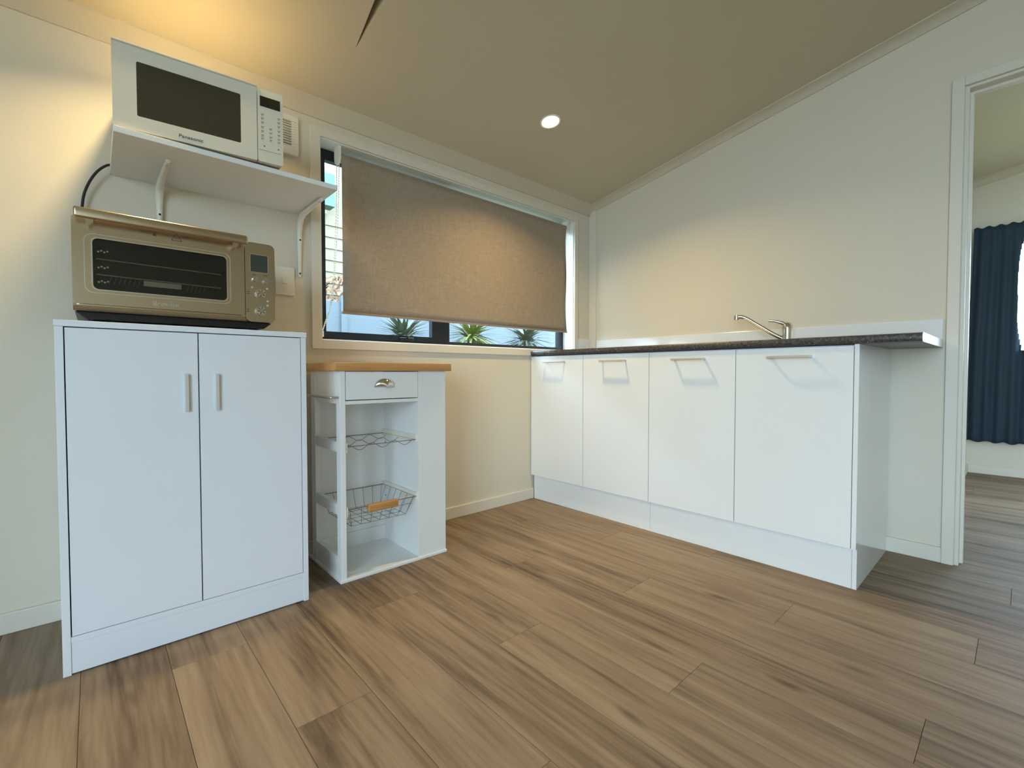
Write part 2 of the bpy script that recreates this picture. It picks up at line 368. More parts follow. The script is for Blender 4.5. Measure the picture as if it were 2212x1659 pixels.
# kitchen window
w1 = thing('window_1', (-1.0, .09, wz0), 'wide black framed kitchen window with white surround', 'window', kind='structure')
ox0, ox1, oz0, oz1 = -1.857, -.135, .872, 1.802
for a in ((ox0, wx0, oz0, oz1), (wx1, ox1, oz0, oz1), (wx0, wx1, wz1, oz1), (wx0, wx1, oz0, wz0)): B(a[0], a[1], -.012, 0, a[2], a[3], bev=.0015).build('architrave', TRIM, w1)
for a in ((wx0, wx0+.004, wz0, wz1), (wx1-.004, wx1, wz0, wz1), (wx0+.004, wx1-.004, wz1-.004, wz1), (wx0+.004, wx1-.004, wz0, wz0+.004)): B(a[0], a[1], 0, .088, a[2], a[3]).build('reveal', PAINTW, w1)
fx0, fx1, fz0, fz1 = wx0+.004, wx1-.004, wz0+.004, wz1-.004
MB().frame(fx0, fx1, fz0, fz1, fx0+.03, fx1-.045, fz0+.022, fz1-.03, .088, .118).build('outer_frame', BLACKF, w1)
B(-1.175, -1.100, .086, .118, fz0+.022, fz1-.03, bev=.002).build('mullion', BLACKF, w1)
sa = MB().frame(fx0+.018, -1.168, fz0+.014, fz1-.02, fx0+.045, -1.216, fz0+.040, fz1-.05, .078, .108, rad=.002, irad=.002).build('sash', BLACKF, w1)
B(fx0+.045, -1.216, .092, .097, fz0+.040, fz1-.05).build('pane', GLASS, w1)
B(-1.100, fx1-.045, .098, .103, fz0+.022, fz1-.03).build('pane', GLASS, w1)
wn = MB().box(-1.41, -1.33, .062, .079, fz0+.016, fz0+.030, bev=.003).build('window_winder', BLACK, w1)
MB().tube([(-1.372, .066, fz0+.026), (-1.372, .05, fz0+.034), (-1.35, .046, fz0+.038)], .004).build('winder_handle', BLACK, wn, smooth=40)
# bedroom window, sliding door behind the camera
w2 = thing('window_2', (2.5, -2.45, bz0), 'bright white framed bedroom window behind the dark curtain', 'window', kind='structure')
bm_ = MB()
for a in ((by0, by0+.04, bz0, bz1), (by1-.04, by1, bz0, bz1), (by0+.04, by1-.04, bz0, bz0+.04), (by0+.04, by1-.04, bz1-.04, bz1)): bm_.box(2.47, 2.52, a[0], a[1], a[2], a[3])
bm_.build('frame', TRIM, w2); B(2.49, 2.495, by0+.04, by1-.04, bz0+.04, bz1-.04).build('pane', GLASS, w2)
d2 = thing('door_2', (XL-.05, -2.8, 0), 'wide glazed sliding door with black frame in the end wall', 'door', kind='structure')
for i, (a, b_) in enumerate(((gy0, -2.8), (-2.8, gy1))):
    xx = XL-.06-.03*i
    f_ = MB()
    for q in ((a, a+.05, 0, gz1), (b_-.05, b_, 0, gz1), (a+.05, b_-.05, 0, .06), (a+.05, b_-.05, gz1-.05, gz1)): f_.box(xx, xx+.028, q[0], q[1], q[2], q[3])
    fr = f_.build('sliding_panel', BLACKF, d2)
    B(xx+.011, xx+.016, a+.05, b_-.05, .06, gz1-.05).build('pane', GLASS, fr)

# ------------------------------------------------------------------ ceiling downlights
def downlight(x, y, zf, label, group, end=''):
    z = zf(y); s_ = (zf(y-.01)-zf(y+.01))/.02; n = Vector((0, -s_, -1)).normalized()
    o = thing('downlight', (x, y, z), label, 'downlight', group); P = Vector((x, y, z)); q = n
    MB().lathe([(.050, -.002), (.050, .003), (.046, .005), (.040, .003), (.039, -.002)], P, q, 32).build('trim_ring', PLASTW, o, smooth=35)
    MB().lathe([(.040, -.002), (.040, .0035), (.030, .0045), (.0, .005)], P, q, 32).build('lens'+end, LENS, o, smooth=35)
    l = bpy.data.lights.new('downlight_beam', 'AREA'); l.shape = 'DISK'; l.size = .075; l.energy = LAMP_W; l.color = LAMP_C; l.spread = math.radians(BEAM)
    lo = bpy.data.objects.new('downlight_beam'+end, l); COL.objects.link(lo); lo.parent = o
    lo.location = q*.008; lo.rotation_euler = Vector((0, 0, -1)).rotation_difference(q).to_euler()
downlight(-.902, -.474, zr, 'lit round downlight in the ceiling above the sink bench corner', 'ceiling downlights')
downlight(-2.365, -.366, zr, 'lit round downlight above the microwave shelf', 'ceiling downlights', '_offscreen')


# ------------------------------------------------------------------ tall white cupboard
cx0, cx1, cf, ch = -2.608, -2.009, -.395, .904
cub = thing('storage_cupboard', (-2.3085, -.2, 0), 'white two-door storage cupboard under the steel toaster oven', 'cupboard')
yb = -.014
B(cx0, cx0+.016, cf, yb, 0, .888, bev=.0008).build('side_panel', MATTW, cub)
B(cx1-.016, cx1, cf, yb, 0, .888, bev=.0008).build('side_panel', MATTW, cub)
B(cx0-.001, cx1+.001, cf-.004, yb, .888, ch, bev=.001).build('top_panel', MATTW, cub)
B(cx0+.016, cx1-.016, cf+.012, yb, .081, .097).build('bottom_panel', MATTW, cub)
B(cx0+.016, cx1-.016, cf+.002, cf+.018, .003, .081, bev=.0008).build('plinth', MATTW, cub)
B(cx0+.016, cx1-.016, cf+.001, cf+.013, .0815, .0975, bev=.0006).build('bottom_rail', MATTW, cub)
B(cx0+.016, cx1-.016, yb-.004, yb, .097, .888).build('back_panel', MATTW, cub)
for a, b_, hx in ((cx0+.0185, -2.3115, -2.350), (-2.3085, cx1-.018, -2.275)):
    dr = B(a, b_, cf, cf+.015, .0995, .8855, bev=.0006).build('door', MATTW, cub)
    h = MB()
    h.prism([(hx+.004, cf+.001), (hx+.004, cf-.008), (hx+.006, cf-.011), (hx+.014, cf-.009), (hx+.015, cf-.007), (hx+.008, cf-.007), (hx+.008, cf+.001)], 2, .660, .768)
    h.build('handle', mat('handle_grey', (214, 212, 208), .4), dr)
    dr.children[0]['label'] = 'pale grey vertical lip handle'

# ------------------------------------------------------------------ toaster oven
OF = -.376
ov = thing('toaster_oven', (-2.338, -.2, ch), 'brushed steel toaster oven with dark glass door on the white cupboard', 'oven')
ox0, ox1 = -2.574, -2.102
MB().prism([(ox0+.028, ch+.008), (ox1-.026, ch+.008), (ox1-.004, ch+.026), (ox0+.004, ch+.026)], 1, OF+.012, -.05).build('base', BLACK, ov)
for fx in (ox0+.05, ox1-.05):
    for fy in (-.34, -.08): MB().lathe([(.014, 0), (.012, .009)], (fx, fy, ch), n=12).build('foot', BLACK, ov)
B(ox0, ox1, OF+.004, -.045, ch+.0255, 1.176, bev=.014, seg=3).build('body', STEEL, ov, smooth=40)
DF = OF-.010
def pv(u, v): return at(u, v, 1, DF)
g0 = pv(203.5, 520); g1 = pv(487, 646); g2 = pv(487, 555); g3 = pv(204, 623)
gx_0, gx_1 = (g0.x+g3.x)/2, (g1.x+g2.x)/2; gz_0, gz_1 = (g1.z+g3.z)/2, (g0.z+g2.z)/2
dz0 = (pv(153, 654).z+pv(527, 680).z)/2; dx1 = -2.186
door = MB().frame(ox0+.001, dx1, dz0, 1.172, gx_0-.004, gx_1+.004, gz_0-.004, gz_1+.004, DF, OF+.003, rad=.006, irad=.012).build('door', STEEL, ov, smooth=30)
bz = MB().frame(gx_0-.019, gx_1+.013, gz_0-.013, gz_1+.013, gx_0-.003, gx_1+.003, gz_0-.003, gz_1+.003, DF-.0012, DF+.001, rad=.018, irad=.012)
MB().frame(gx_0-.020, gx_1+.014, gz_0-.014, gz_1+.014, gx_0-.0178, gx_1+.0118, gz_0-.0118, gz_1+.0118, DF-.0035, DF+.001, rad=.019, irad=.017).build('outer_rim', CHROME, door, smooth=30)
MB().frame(gx_0-.006, gx_1+.006, gz_0-.006, gz_1+.006, gx_0-.0032, gx_1+.0032, gz_0-.0032, gz_1+.0032, DF-.0035, DF+.001, rad=.013, irad=.011).build('inner_rim', CHROME, door, smooth=30)
bzo = bz.build('window_bezel', STEEL, door, smooth=30)
B(gx_0-.004, gx_1+.004, DF+.003, DF+.006, gz_0-.004, gz_1+.004).build('window_glass', OGLASS, door)
# cavity box behind glass with racks
cv = MB(); a, b_, c, d = gx_0-.012, gx_1+.02, gz_0-.012, gz_1+.012
B(a, b_, OF+.0035, OF+.0042, c, d).build('cavity', OVENIN, ov)
for zz, off in ((gz_0+(gz_1-gz_0)*.595, .0), (gz_0+(gz_1-gz_0)*.27, 0)):
    MB().tube([(gx_0+.004, DF+.0085, zz+.003), (gx_1-.010, DF+.0085, zz)], .0018).build('rack', SILVERP, ov)
mg = MB(); mg.box(gx_0+.10, gx_0+.185, DF+.0075, DF+.009, gz_0+.018, gz_0+.032); mg.build('tray', SATIN, ov)
bas = MB()
for k in range(22):
    xx = gx_0+.028+k*.010
    if .09 < xx-gx_0 < .19: continue
    bas.tube([(xx, DF+.0085, gz_0+.014), (xx+.006, DF+.0085, gz_0+.036)], .0007, 5)
bas.build('air_fry_basket', WIRE, ov)['kind'] = 'stuff'
# handle bar in front of the top of the door
hl = (at(157.4, 456, 1, DF-.035)+at(157.4, 456, 1, DF-.035))/2; hz = 1.186
hb = MB().box(ox0+.006, dx1+.002, DF-.040, DF-.026, 1.160, 1.186, bev=.005, seg=3).build('handle', STEEL, door, smooth=40)
for hx in (ox0+.035, dx1-.030): MB().prism([(hx-.008, 1.170), (hx+.008, 1.170), (hx+.008, 1.152), (hx, 1.144), (hx-.006, 1.146)], 1, DF-.032, DF+.001).build('handle_post', STEEL, hb)
# crumb tray strip
MB().prism([(OF+.003, ch+.028), (DF+.003, ch+.028), (DF-.003, ch+.032), (DF, ch+.038), (DF, dz0-.003), (OF+.003, dz0-.003)], 0, ox0+.001, dx1).build('crumb_tray', STEEL, ov, smooth=30)
# control panel
cp = MB().frame(dx1+.002, ox1+.002, ch+.027, 1.178, -2.15, -2.1499, 1.0, 1.0001, DF, OF+.006, rad=.016).build('control_panel', STEEL, ov, smooth=30)
e0 = pv(540.5, 546); e1 = pv(578, 591.5)
scz0, scz1 = e1.z+.001, e0.z-.004
MB().frame(e0.x-.002, e1.x+.002, scz0-.002, scz1+.002, e0.x, e1.x, scz0, scz1, DF-.0012, DF+.001, rad=.003, irad=.002).build('display_bezel', CHROME, cp)
B(e0.x, e1.x, DF-.0006, DF+.001, scz0, scz1).build('display', LCD, cp)
def knob(u, v, r, name):
    c = pv(u, v)
    k = MB().lathe([(r*1.08, -.0002), (r*1.08, .001), (r, .0015), (r*.97, .013), (r*.9, .0145), (0, .0145)], c, (0, -1, 0), 28).build(name, CHROME, cp, smooth=30)
    sp = MB()
    for q in range(6):
        a_ = q*math.pi/3+.3
        sp.bm.verts.index_update(); d_ = Vector((math.cos(a_), 0, math.sin(a_))); e_ = Vector((-math.sin(a_), 0, math.cos(a_)))*r*.10
        o_ = c+Vector((0, -.0147, 0)); f = [o_+d_*r*.16+e_*.3, o_+d_*r*.82+e_, o_+d_*r*.82-e_, o_+d_*r*.16-e_*.3]
        sp.hexa(f, [p+Vector((0, -.0006, 0)) for p in f])
    sp.build('spoke_facets', mat('steel_facet', (120, 116, 108), .3, 1), k)
knob(549.7, 603.4, .0085, 'small_knob'); knob(572.7, 607.7, .0075, 'small_knob')
knob(562.3, 634.6, .0140, 'dial'); knob(562.3, 671.8, .0140, 'dial')
for u, v in ((544.4, 620.7), (577, 624), (577.9, 651), (577.9, 660.5)):
    MB().lathe([(.0034, -.0005), (.0034, .0012), (.0026, .002), (0, .002)], pv(u, v), (0, -1, 0), 14).build('button', SATIN, cp, smooth=30)
pm = MB()
for u, v, l in ((550, 593.5, .012), (572, 595.5, .014), (536, 629.5, .007), (536, 634, .006), (536, 668, .007), (536, 672.5, .006)):
    c = pv(u, v); pm.box(c.x-l/2, c.x+l/2, DF-.0005, DF+.0002, c.z-.0008, c.z+.0008)
pm.build('panel_print', INK, cp)['kind'] = 'stuff'
R90 = (math.radians(90), 0, 0)
def ptext(s, u, v, size, m, parent, width=None, name='lettering', y=None):
    c = at(u, v, 1, DF if y is None else y); l = c-ORG[parent.name]; return text(s, size, name, m, parent, (l.x, l.y-.0004, l.z), R90, width=width)
ptext('Breville', 358, 657.5, .020, SILVERP, door, width=.058, name='logo')
tri = MB(); c = pv(381.5, 513.5); s_ = .012
tp = [Vector((c.x-s_, 0, c.z-s_*.75)), Vector((c.x+s_, 0, c.z-s_*.75)), Vector((c.x, 0, c.z+s_))]
for i in range(3):
    a_, b_ = tp[i].copy(), tp[(i+1) % 3].copy(); a_.y = b_.y = DF-.0003; tri.tube([a_, b_], .0009, 4)
for k in range(3): tri.tube([(c.x-.004+k*.004, DF-.0003, c.z-.006), (c.x-.003+k*.003, DF-.0003, c.z+.001)], .0007, 4)
tri.build('hot_surface_symbol', INK, door)
pm = MB()
for u0_, u1_, v0_ in ((303, 340, 497.5), (303, 326, 501), (392, 409, 511), (394, 406, 514)):
    p0 = pv(u0_, v0_); p1 = pv(u1_, v0_+ (u1_-u0_)*.12); pm.box(p0.x, p1.x, DF-.0005, DF+.0002, (p0.z+p1.z)/2-.0006, (p0.z+p1.z)/2+.0006)
p0 = pv(333.5, 507); pm.prism([(p0.x-.004, p0.z-.003), (p0.x+.004, p0.z-.003), (p0.x+.003, p0.z+.001), (p0.x, p0.z+.006), (p0.x-.003, p0.z+.001)], 1, DF-.0005, DF+.0002)
pm.build('door_print', INK, door)['kind'] = 'stuff'
pm = MB()
for zz in (.77, .44, .14):
    z_ = gz_0+(gz_1-gz_0)*zz
    for k in range(4): pm.box(gx_0+.006+k*.006, gx_0+.010+k*.006, DF+.0024, DF+.003, z_-.003+(k % 2)*.003, z_+.001+(k % 2)*.003)
pm.build('shelf_level_print', INKL, door)['kind'] = 'stuff'

# ------------------------------------------------------------------ shelf, microwave, cord
sz0, sz1 = 1.417, 1.433; sx0, sx1, sf = -2.487, -1.885, -.366
sh = thing('wall_shelf', (-2.186, 0, sz0), 'white wall shelf on two brackets carrying the microwave', 'shelf')
B(sx0, sx1, sf, -.001, sz0, sz1, bev=.0008).build('board', PAINTW, sh)
for bx in (-2.360, -1.903):
    pts = [(bx, -.006, 1.162), (bx, -.008, 1.25), (bx, -.010, 1.34), (bx, -.014, 1.375), (bx, -.034, 1.398), (bx, -.06, 1.407), (bx, -.16, 1.409), (bx, -.262, 1.410)]
    br = MB().tube(pts, [.006, .008, .010, .012, .012, .011, .009, .006], 10)
    for v in br.bm.verts:
        if v.co.y > -.0005: v.co.y = -.0005
        if v.co.z > sz0-.0003: v.co.z = sz0-.0003
    bo = br.build('bracket', PLASTW, sh, smooth=60)
    for z_ in (1.353, 1.312, 1.177): MB().lathe([(.0036, 0), (.0036, .0015), (0, .002)], (bx, -.0155-.002*(z_ > 1.2)+(.004 if z_ < 1.2 else 0), z_), (0, -1, 0), 12).build('screw_and_hole_disc', DARKHOLE, bo)
    MB().lathe([(.004, 0), (.004, .001), (0, .0015)], (bx, -.243, 1.4035), (0, 0, -1), 12).build('screw_and_hole_disc', SATIN, bo)

ML = Vector((-2.487, -.352, 1.4345)); MR = Vector((-2.070, -.388, 1.4345)); ma = math.atan2(MR.y-ML.y, MR.x-ML.x); MWD = (MR-ML).length; MH = .233
mw = thing('microwave', ML, 'cream microwave with dark glass door standing on the wall shelf', 'microwave'); mw.rotation_euler = (0, 0, ma); ORG['microwave'] = Vector((0, 0, 0))
mn = Vector((math.sin(ma), -math.cos(ma), 0)); mx_ = Vector((math.cos(ma), math.sin(ma), 0))
def mp_(u, v): d = atp(u, v, ML, mn)-ML; return d.dot(mx_), d.z
bz0_ = .006
B(.003, MWD-.003, .018, .30, bz0_, MH-.006, bev=.004).build('body', mat('microwave_case', (214, 206, 186), .4), mw)
for fx in (.04, MWD-.04):
    for fy in (.05, .27): MB().lathe([(.012, 0), (.011, bz0_+.001)], (fx, fy, 0), n=12).build('foot', BLACK, mw)
jx = (mp_(555, 193)[0]+mp_(557, 352)[0])/2
wx_0 = mp_(295, 190)[0]; wx_1 = mp_(520, 255)[0]; wz_0 = (mp_(296, 247)[1]+mp_(520, 311)[1])/2; wz_1 = (mp_(294, 129)[1]+mp_(520, 206)[1])/2
dr = MB().frame(0, jx-.0008, bz0_-.002, MH-.004, wx_0, wx_1, wz_0, wz_1, 0, .018, rad=.004, irad=.004).build('door', MWW, mw, smooth=30)
B(wx_0-.001, wx_1+.001, .0008, .006, wz_0-.001, wz_1+.001).build('window_glass', DARKGL, dr)
MB().prism([(0, MH-.004), (-.006, MH-.002), (-.006, MH+.002), (.03, MH+.002), (.03, MH-.004)], 0, 0, jx-.0008).build('top_lip', MWW, dr)
cpn = MB().frame(jx+.0008, MWD, bz0_-.002, MH-.003, jx+.03, jx+.0301, .1, .1001, 0, .018, rad=.007).build('control_panel', MWW, mw, smooth=30)
q0 = mp_(561, 208); q1 = mp_(605, 241); B(q0[0], q1[0], -.0006, .002, mp_(561, 228)[1], mp_(605, 220)[1]).build('display', MWLCD, cpn)
kp = MB(); pw = MWD-jx
rnd = random.Random(3)
for row, (zz, cols) in enumerate(((.150, (0, 2)), (.138, (0, 2)), (.125, (0, 2)), (.111, (0, 1, 2)), (.098, (0, 1, 2)), (.085, (0, 1, 2)), (.075, (0, 1, 2)), (.052, (.3, 2)))):
    for cq in cols:
        xx = jx+.010+cq*(pw-.026)/2; l = .008 if row < 7 else .004
        kp.box(xx, xx+l, -.0005, .001, zz, zz+.0022)
        if row < 7: kp.box(xx+.001, xx+l*.7, -.0005, .001, zz-.0035, zz-.0022)
        if row == 7: kp.box(xx, xx+.004, -.0005, .001, zz-.001, zz+.0035)
kp.build('keypad_print', INKL, cpn)
B(jx+.003, MWD-.006, -.0005, .001, .0395, .0405).build('button_seam', INKL, cpn)
lx, lz = mp_(413, 299); text('Panasonic', .014, 'logo', INK, dr, (lx, -.0004, lz), R90, width=.058)
cord = MB(); cps = [(-2.487, -.03, 1.4265), (-2.500, -.03, 1.424), (-2.518, -.025, 1.404), (-2.538, -.02, 1.365), (-2.553, -.018, 1.31), (-2.556, -.018, 1.24), (-2.553, -.018, 1.19)]
cps = [(-2.44, -.03, 1.4375), (-2.475, -.03, 1.4385)]+cps
def smooth_path(P, n=5):
    P = [Vector(p) for p in P]; out = []
    for i in range(len(P)-1):
        a, b_, c, d = P[max(i-1, 0)], P[i], P[i+1], P[min(i+2, len(P)-1)]
        for k in range(n):
            t = k/n; out.append(.5*((2*b_)+(c-a)*t+(2*a-5*b_+4*c-d)*t*t+(3*b_-a-3*c+d)*t**3))
    return out+[P[-1]]
cps = [(-2.47, -.034, 1.4375), (-2.492, -.034, 1.434), (-2.518, -.03, 1.407), (-2.540, -.026, 1.362), (-2.553, -.02, 1.31), (-2.556, -.018, 1.22), (-2.553, -.018, 1.10)]
o = cord.tube(smooth_path(cps), .0038, 8).build('power_cord', RUBBER, smooth=60); top(o, (-2.53, -.02, 1.10)); tag(o, 'black power cord curving from the shelf down behind the oven', 'cord')

# ------------------------------------------------------------------ wall vent and switch
ve = thing('wall_vent', (-1.985, 0, 1.645), 'cream square wall vent with horizontal slots behind the microwave', 'vent')
MB().frame(-2.07, -1.904, 1.648, 1.803, -2.045, -1.930, 1.681, 1.784, -.016, 0, rad=.010, irad=.003).build('cover', PLASTW, ve, smooth=40)
B(-2.045, -1.930, -.0015, 0, 1.681, 1.784).build('back_plate', PLASTW, ve)
for k in range(11):
    z_ = 1.681+k*.0098
    MB().box(-2.0455, -1.9295, -.0155, -.004, z_, z_+.0046).prism([(-.0152, z_+.0003), (-.0185, z_+.0014), (-.0185, z_+.0034), (-.0152, z_+.0043)], 0, -2.04, -1.912).build('slat', PLASTW, ve)
sw = thing('light_switch', (-1.959, 0, 1.14), 'white wall switch plate beside the oven', 'switch')
B(-1.996, -1.923, -.009, 0, 1.083, 1.196, bev=.003).build('plate', PLASTW, sw, smooth=40)
B(-1.972, -1.950, -.014, -.008, 1.128, 1.146, bev=.003).build('rocker', PLASTW, sw, smooth=40)

# ------------------------------------------------------------------ roller blind
bl = thing('roller_blind', (-.97, .03, 1.72), 'taupe linen roller blind drawn most of the way down the window', 'blind')
bx0, bx1, bzb, bzt = -1.716, -.226, 1.028, 1.722
gb = MB(); nx, nz = 40, 24; V = []
for j in range(nz+1):
    row = []; tz = j/nz
    for i in range(nx+1):
        tx = i/nx; edge = .006*math.sin(tz*9)*max(0, (tx-.9)/.1)
        x = bx0+(bx1-bx0)*tx+ (-.010*math.sin((1-tz)*math.pi*1.1)*max(0, (tx-.93)/.07) if True else 0)
        y = .012+edge-.004*math.sin(tx*math.pi)*(1-tz)
        row.append(gb.bm.verts.new((x, y, bzb+.012+(bzt-bzb-.012)*tz)))
    V.append(row)
for j in range(nz):
    for i in range(nx): gb.bm.faces.new((V[j][i], V[j][i+1], V[j+1][i+1], V[j+1][i]))
fo = gb.build('fabric', LINEN, bl, smooth=60); md = fo.modifiers.new('thickness', 'SOLIDIFY'); md.thickness = .0009
MB().tube([(bx0, .032, 1.716), (bx1, .032, 1.716)], .020, 20).build('roller', LINEN, bl, smooth=40)
MB().tube([(bx0-.004, .014, bzb+.008), (bx1+.002, .012, bzb+.008)], .006, 10).build('bottom_bar', mat('taupe_bar', (152, 130, 112), .5), bl, smooth=40)
for xx, sg in ((bx0-.016, 1), (bx1+.004, -1)):
    MB().prism([(.006, 1.761), (.055, 1.761), (.055, 1.71), (.048, 1.690), (.032, 1.683), (.014, 1.690), (.006, 1.71)], 0, xx, xx+.012).build('bracket', PLASTW, bl)
MB().lathe([(.016, 0), (.016, .004), (.010, .004), (.010, .010)], (bx0-.005, .032, 1.716), (1, 0, 0), 20).build('chain_wheel', mat('grey_plastic', (120, 116, 108), .5), bl)
chn = MB()
def chain(P):
    Q = smooth_path(P, 40); acc = 0; last = None
    for i, q in enumerate(Q):
        if last is None or (q-last).length > .0075:
            r_ = bmesh.ops.create_icosphere(chn.bm, subdivisions=1, radius=.0026, matrix=Matrix.Translation(q)); last = q
    chn.tube(Q[::4]+[Q[-1]], .0007, 5)
chain([(bx0-.014, .030, 1.70), (-1.735, .028, 1.50), (-1.748, .026, 1.25), (-1.765, .024, 1.08), (-1.795, .02, .98), (-1.806, .018, .945)])
chain([(bx0-.002, .034, 1.70), (-1.725, .032, 1.50), (-1.742, .028, 1.25), (-1.760, .026, 1.08), (-1.792, .022, .98), (-1.806, .020, .945)])
chn.build('bead_chain', PLASTW, bl, smooth=60)
B(-1.8105, -1.800, .012, .026, .925, .950, bev=.002).build('chain_clip', PLASTW, bl)

# ------------------------------------------------------------------ kitchen trolley
tx0, tx1, ty0, ty1, th = -1.880, -1.427, -.355, -.03, .777
tr = thing('kitchen_trolley', ((tx0+tx1)/2, (ty0+ty1)/2, 0), 'narrow white kitchen trolley with timber top and open wire shelves', 'trolley')
B(-1.902, -1.405, -.372, -.018, th, .808, bev=.004, seg=2).build('timber_top', BEECH, tr, smooth=40)
B(tx0-.005, tx1+.004, ty0-.004, ty1+.008, 0, .012, bev=.002).build('base_board', PAINTW, tr)
xi = -1.557
for y_ in ((ty0, -.318), (-.098, -.052)): B(tx0, tx0+.020, y_[0], y_[1], .012, th, bev=.001).build('post', PAINTW, tr)
for a, b_ in ((.656, th), (.478, .515), (.243, .285), (.012, .088)): B(tx0+.002, tx0+.018, -.318, -.098, a, b_, bev=.0006).build('side_rail', PAINTW, tr)
B(tx0+.004, xi, -.051, -.044, .012, th-.12).build('back_panel', PAINTW, tr)
B(tx0+.02, xi-.0005, -.058, -.0505, .0122, .075).build('back_rail', PAINTW, tr)
B(xi, xi+.012, ty0+.004, -.044, .012, th, bev=.0006).build('inner_wall', PAINTW, tr)
B(xi-.001, tx1, ty0, ty0+.014, .012, th, bev=.0008).build('front_panel', PAINTW, tr)
B(tx1-.012, tx1, ty0+.014, -.044, .012, th, bev=.0006).build('outer_wall', PAINTW, tr)
B(tx0+.020, xi-.001, ty0+.002, -.05, .654, .667, bev=.0006).build('drawer_rail', PAINTW, tr)
dw = B(tx0+.0225, xi-.003, ty0-.001, -.06, .6705, .7745, bev=.0008).build('drawer', PAINTW, tr)
cu = MB(); hc = Vector((-1.707, ty0-.001, .722)); n1, n2 = 20, 8; rows = []
for i in range(n1+1):
    a_ = math.pi*i/n1; row = []
    for j in range(n2+1):
        b__ = math.pi/2*j/n2
        row.append(cu.bm.verts.new(hc+Vector((math.cos(a_)*.042*math.cos(b__), -.028*math.sin(b__)*math.sin(a_)**.5 if a_ not in (0,) else 0, math.sin(a_)*.036*math.cos(b__)-.008))))
    rows.append(row)
for i in range(n1):
    for j in range(n2): cu.bm.faces.new((rows[i][j], rows[i+1][j], rows[i+1][j+1], rows[i][j+1]))
bmesh.ops.remove_doubles(cu.bm, verts=cu.bm.verts, dist=.0003)
ho = cu.build('cup_handle', CHROME, dw, smooth=60); ho['label'] = 'chrome cup handle'; m_ = ho.modifiers.new('thickness', 'SOLIDIFY'); m_.thickness = .0015
MB().tube(smooth_path([(tx0+.004, -.345, .681), (tx0-.020, -.343, .681), (tx0-.030, -.325, .681), (tx0-.030, -.19, .681), (tx0-.030, -.085, .681), (tx0-.020, -.068, .681), (tx0+.004, -.066, .681)]), .0045, 10).build('towel_rail', CHROME, tr, smooth=60)
for zc_, nm in ((.500, 0), (.262, 1)):
    B(xi-.010, xi, ty0+.012, -.052, zc_-.014, zc_+.016, bev=.001).build('runner', PLASTW, tr)
    B(tx0+.018, tx0+.028, ty0+.004, -.052, zc_-.024, zc_+.012, bev=.001).build('runner', PLASTW, tr)
for z_ in (.455, .21): MB().lathe([(.003, 0), (.003, .0008)], (xi-.0001, -.065, z_), (-1, 0, 0), 10).build('screw_and_hole_disc', DARKHOLE, tr)  # flat dark discs, the shade inside peg holes put in as colour
for z_ in (.42, .105): MB().lathe([(.0035, 0), (.0035, .0008)], (xi-.0001, ty0+.010, z_), (-1, 0, 0), 10).build('screw_and_hole_disc', DARKHOLE, tr)  # front peg holes likewise: painted dark discs, nothing is cut
# wavy bottle rack and basket: lift out
lx0, lx1 = tx0+.027, xi-.009
rk = thing('wire_bottle_rack', ((lx0+lx1)/2, -.2, .495), 'grey wavy wire bottle rack on the upper trolley runners', 'rack')
rf, rb = -.345, -.060
fm = MB().tube([(lx0, rf, .497), (lx1, rf, .497), (lx1, rb, .497), (lx0, rb, .497)], .0017, 8, closed=True)
fm.build('frame', WIRE, rk, smooth=60)
for y_ in (-.315, -.20, -.09):
    P = [(lx0+(lx1-lx0)*k/36, y_, .487+.011*math.sin(k/36*math.pi*6+.5)) for k in range(37)]
    MB().tube(P, .0012, 6).build('wavy_wire', WIRE, rk, smooth=60)
bk = thing('wire_basket', ((lx0+lx1)/2, -.2, .20), 'grey wire basket with timber grip on the lower trolley runners', 'basket')
MB().tube([(lx0, rf, .263), (lx1, rf, .263), (lx1, rb, .263), (lx0, rb, .263)], .0019, 8, closed=True).build('rim', WIRE, bk, smooth=60)
ix0, ix1, iyf, iyb, izb = lx0+.028, lx1-.030, rf+.03, rb-.03, .190
for k in range(7):
    t = k/6; x_a = lx0+.01+(lx1-lx0-.02)*t; x_b = ix0+(ix1-ix0)*t
    MB().tube([(x_a, rf, .263), (x_b, iyf, izb), (x_b, iyb, izb), (x_a, rb, .263)], .0010, 6).build('wire', WIRE, bk, smooth=60)
for k in range(6):
    t = k/5; y_a = rf+.02+(rb-rf-.04)*t; y_b = iyf+(iyb-iyf)*t
    MB().tube([(lx0, y_a, .263), (ix0, y_b, izb), (ix1, y_b, izb), (lx1, y_a, .263)], .0010, 6).build('wire', WIRE, bk, smooth=60)
MB().tube([(lx0+.012, rf+.010, .236), (lx1-.012, rf+.010, .236)], .0010, 6).build('wire', WIRE, bk)
B(-1.775, -1.650, rf-.014, rf+.008, .240, .270, bev=.005, seg=3).build('grip', BEECH, bk, smooth=40)

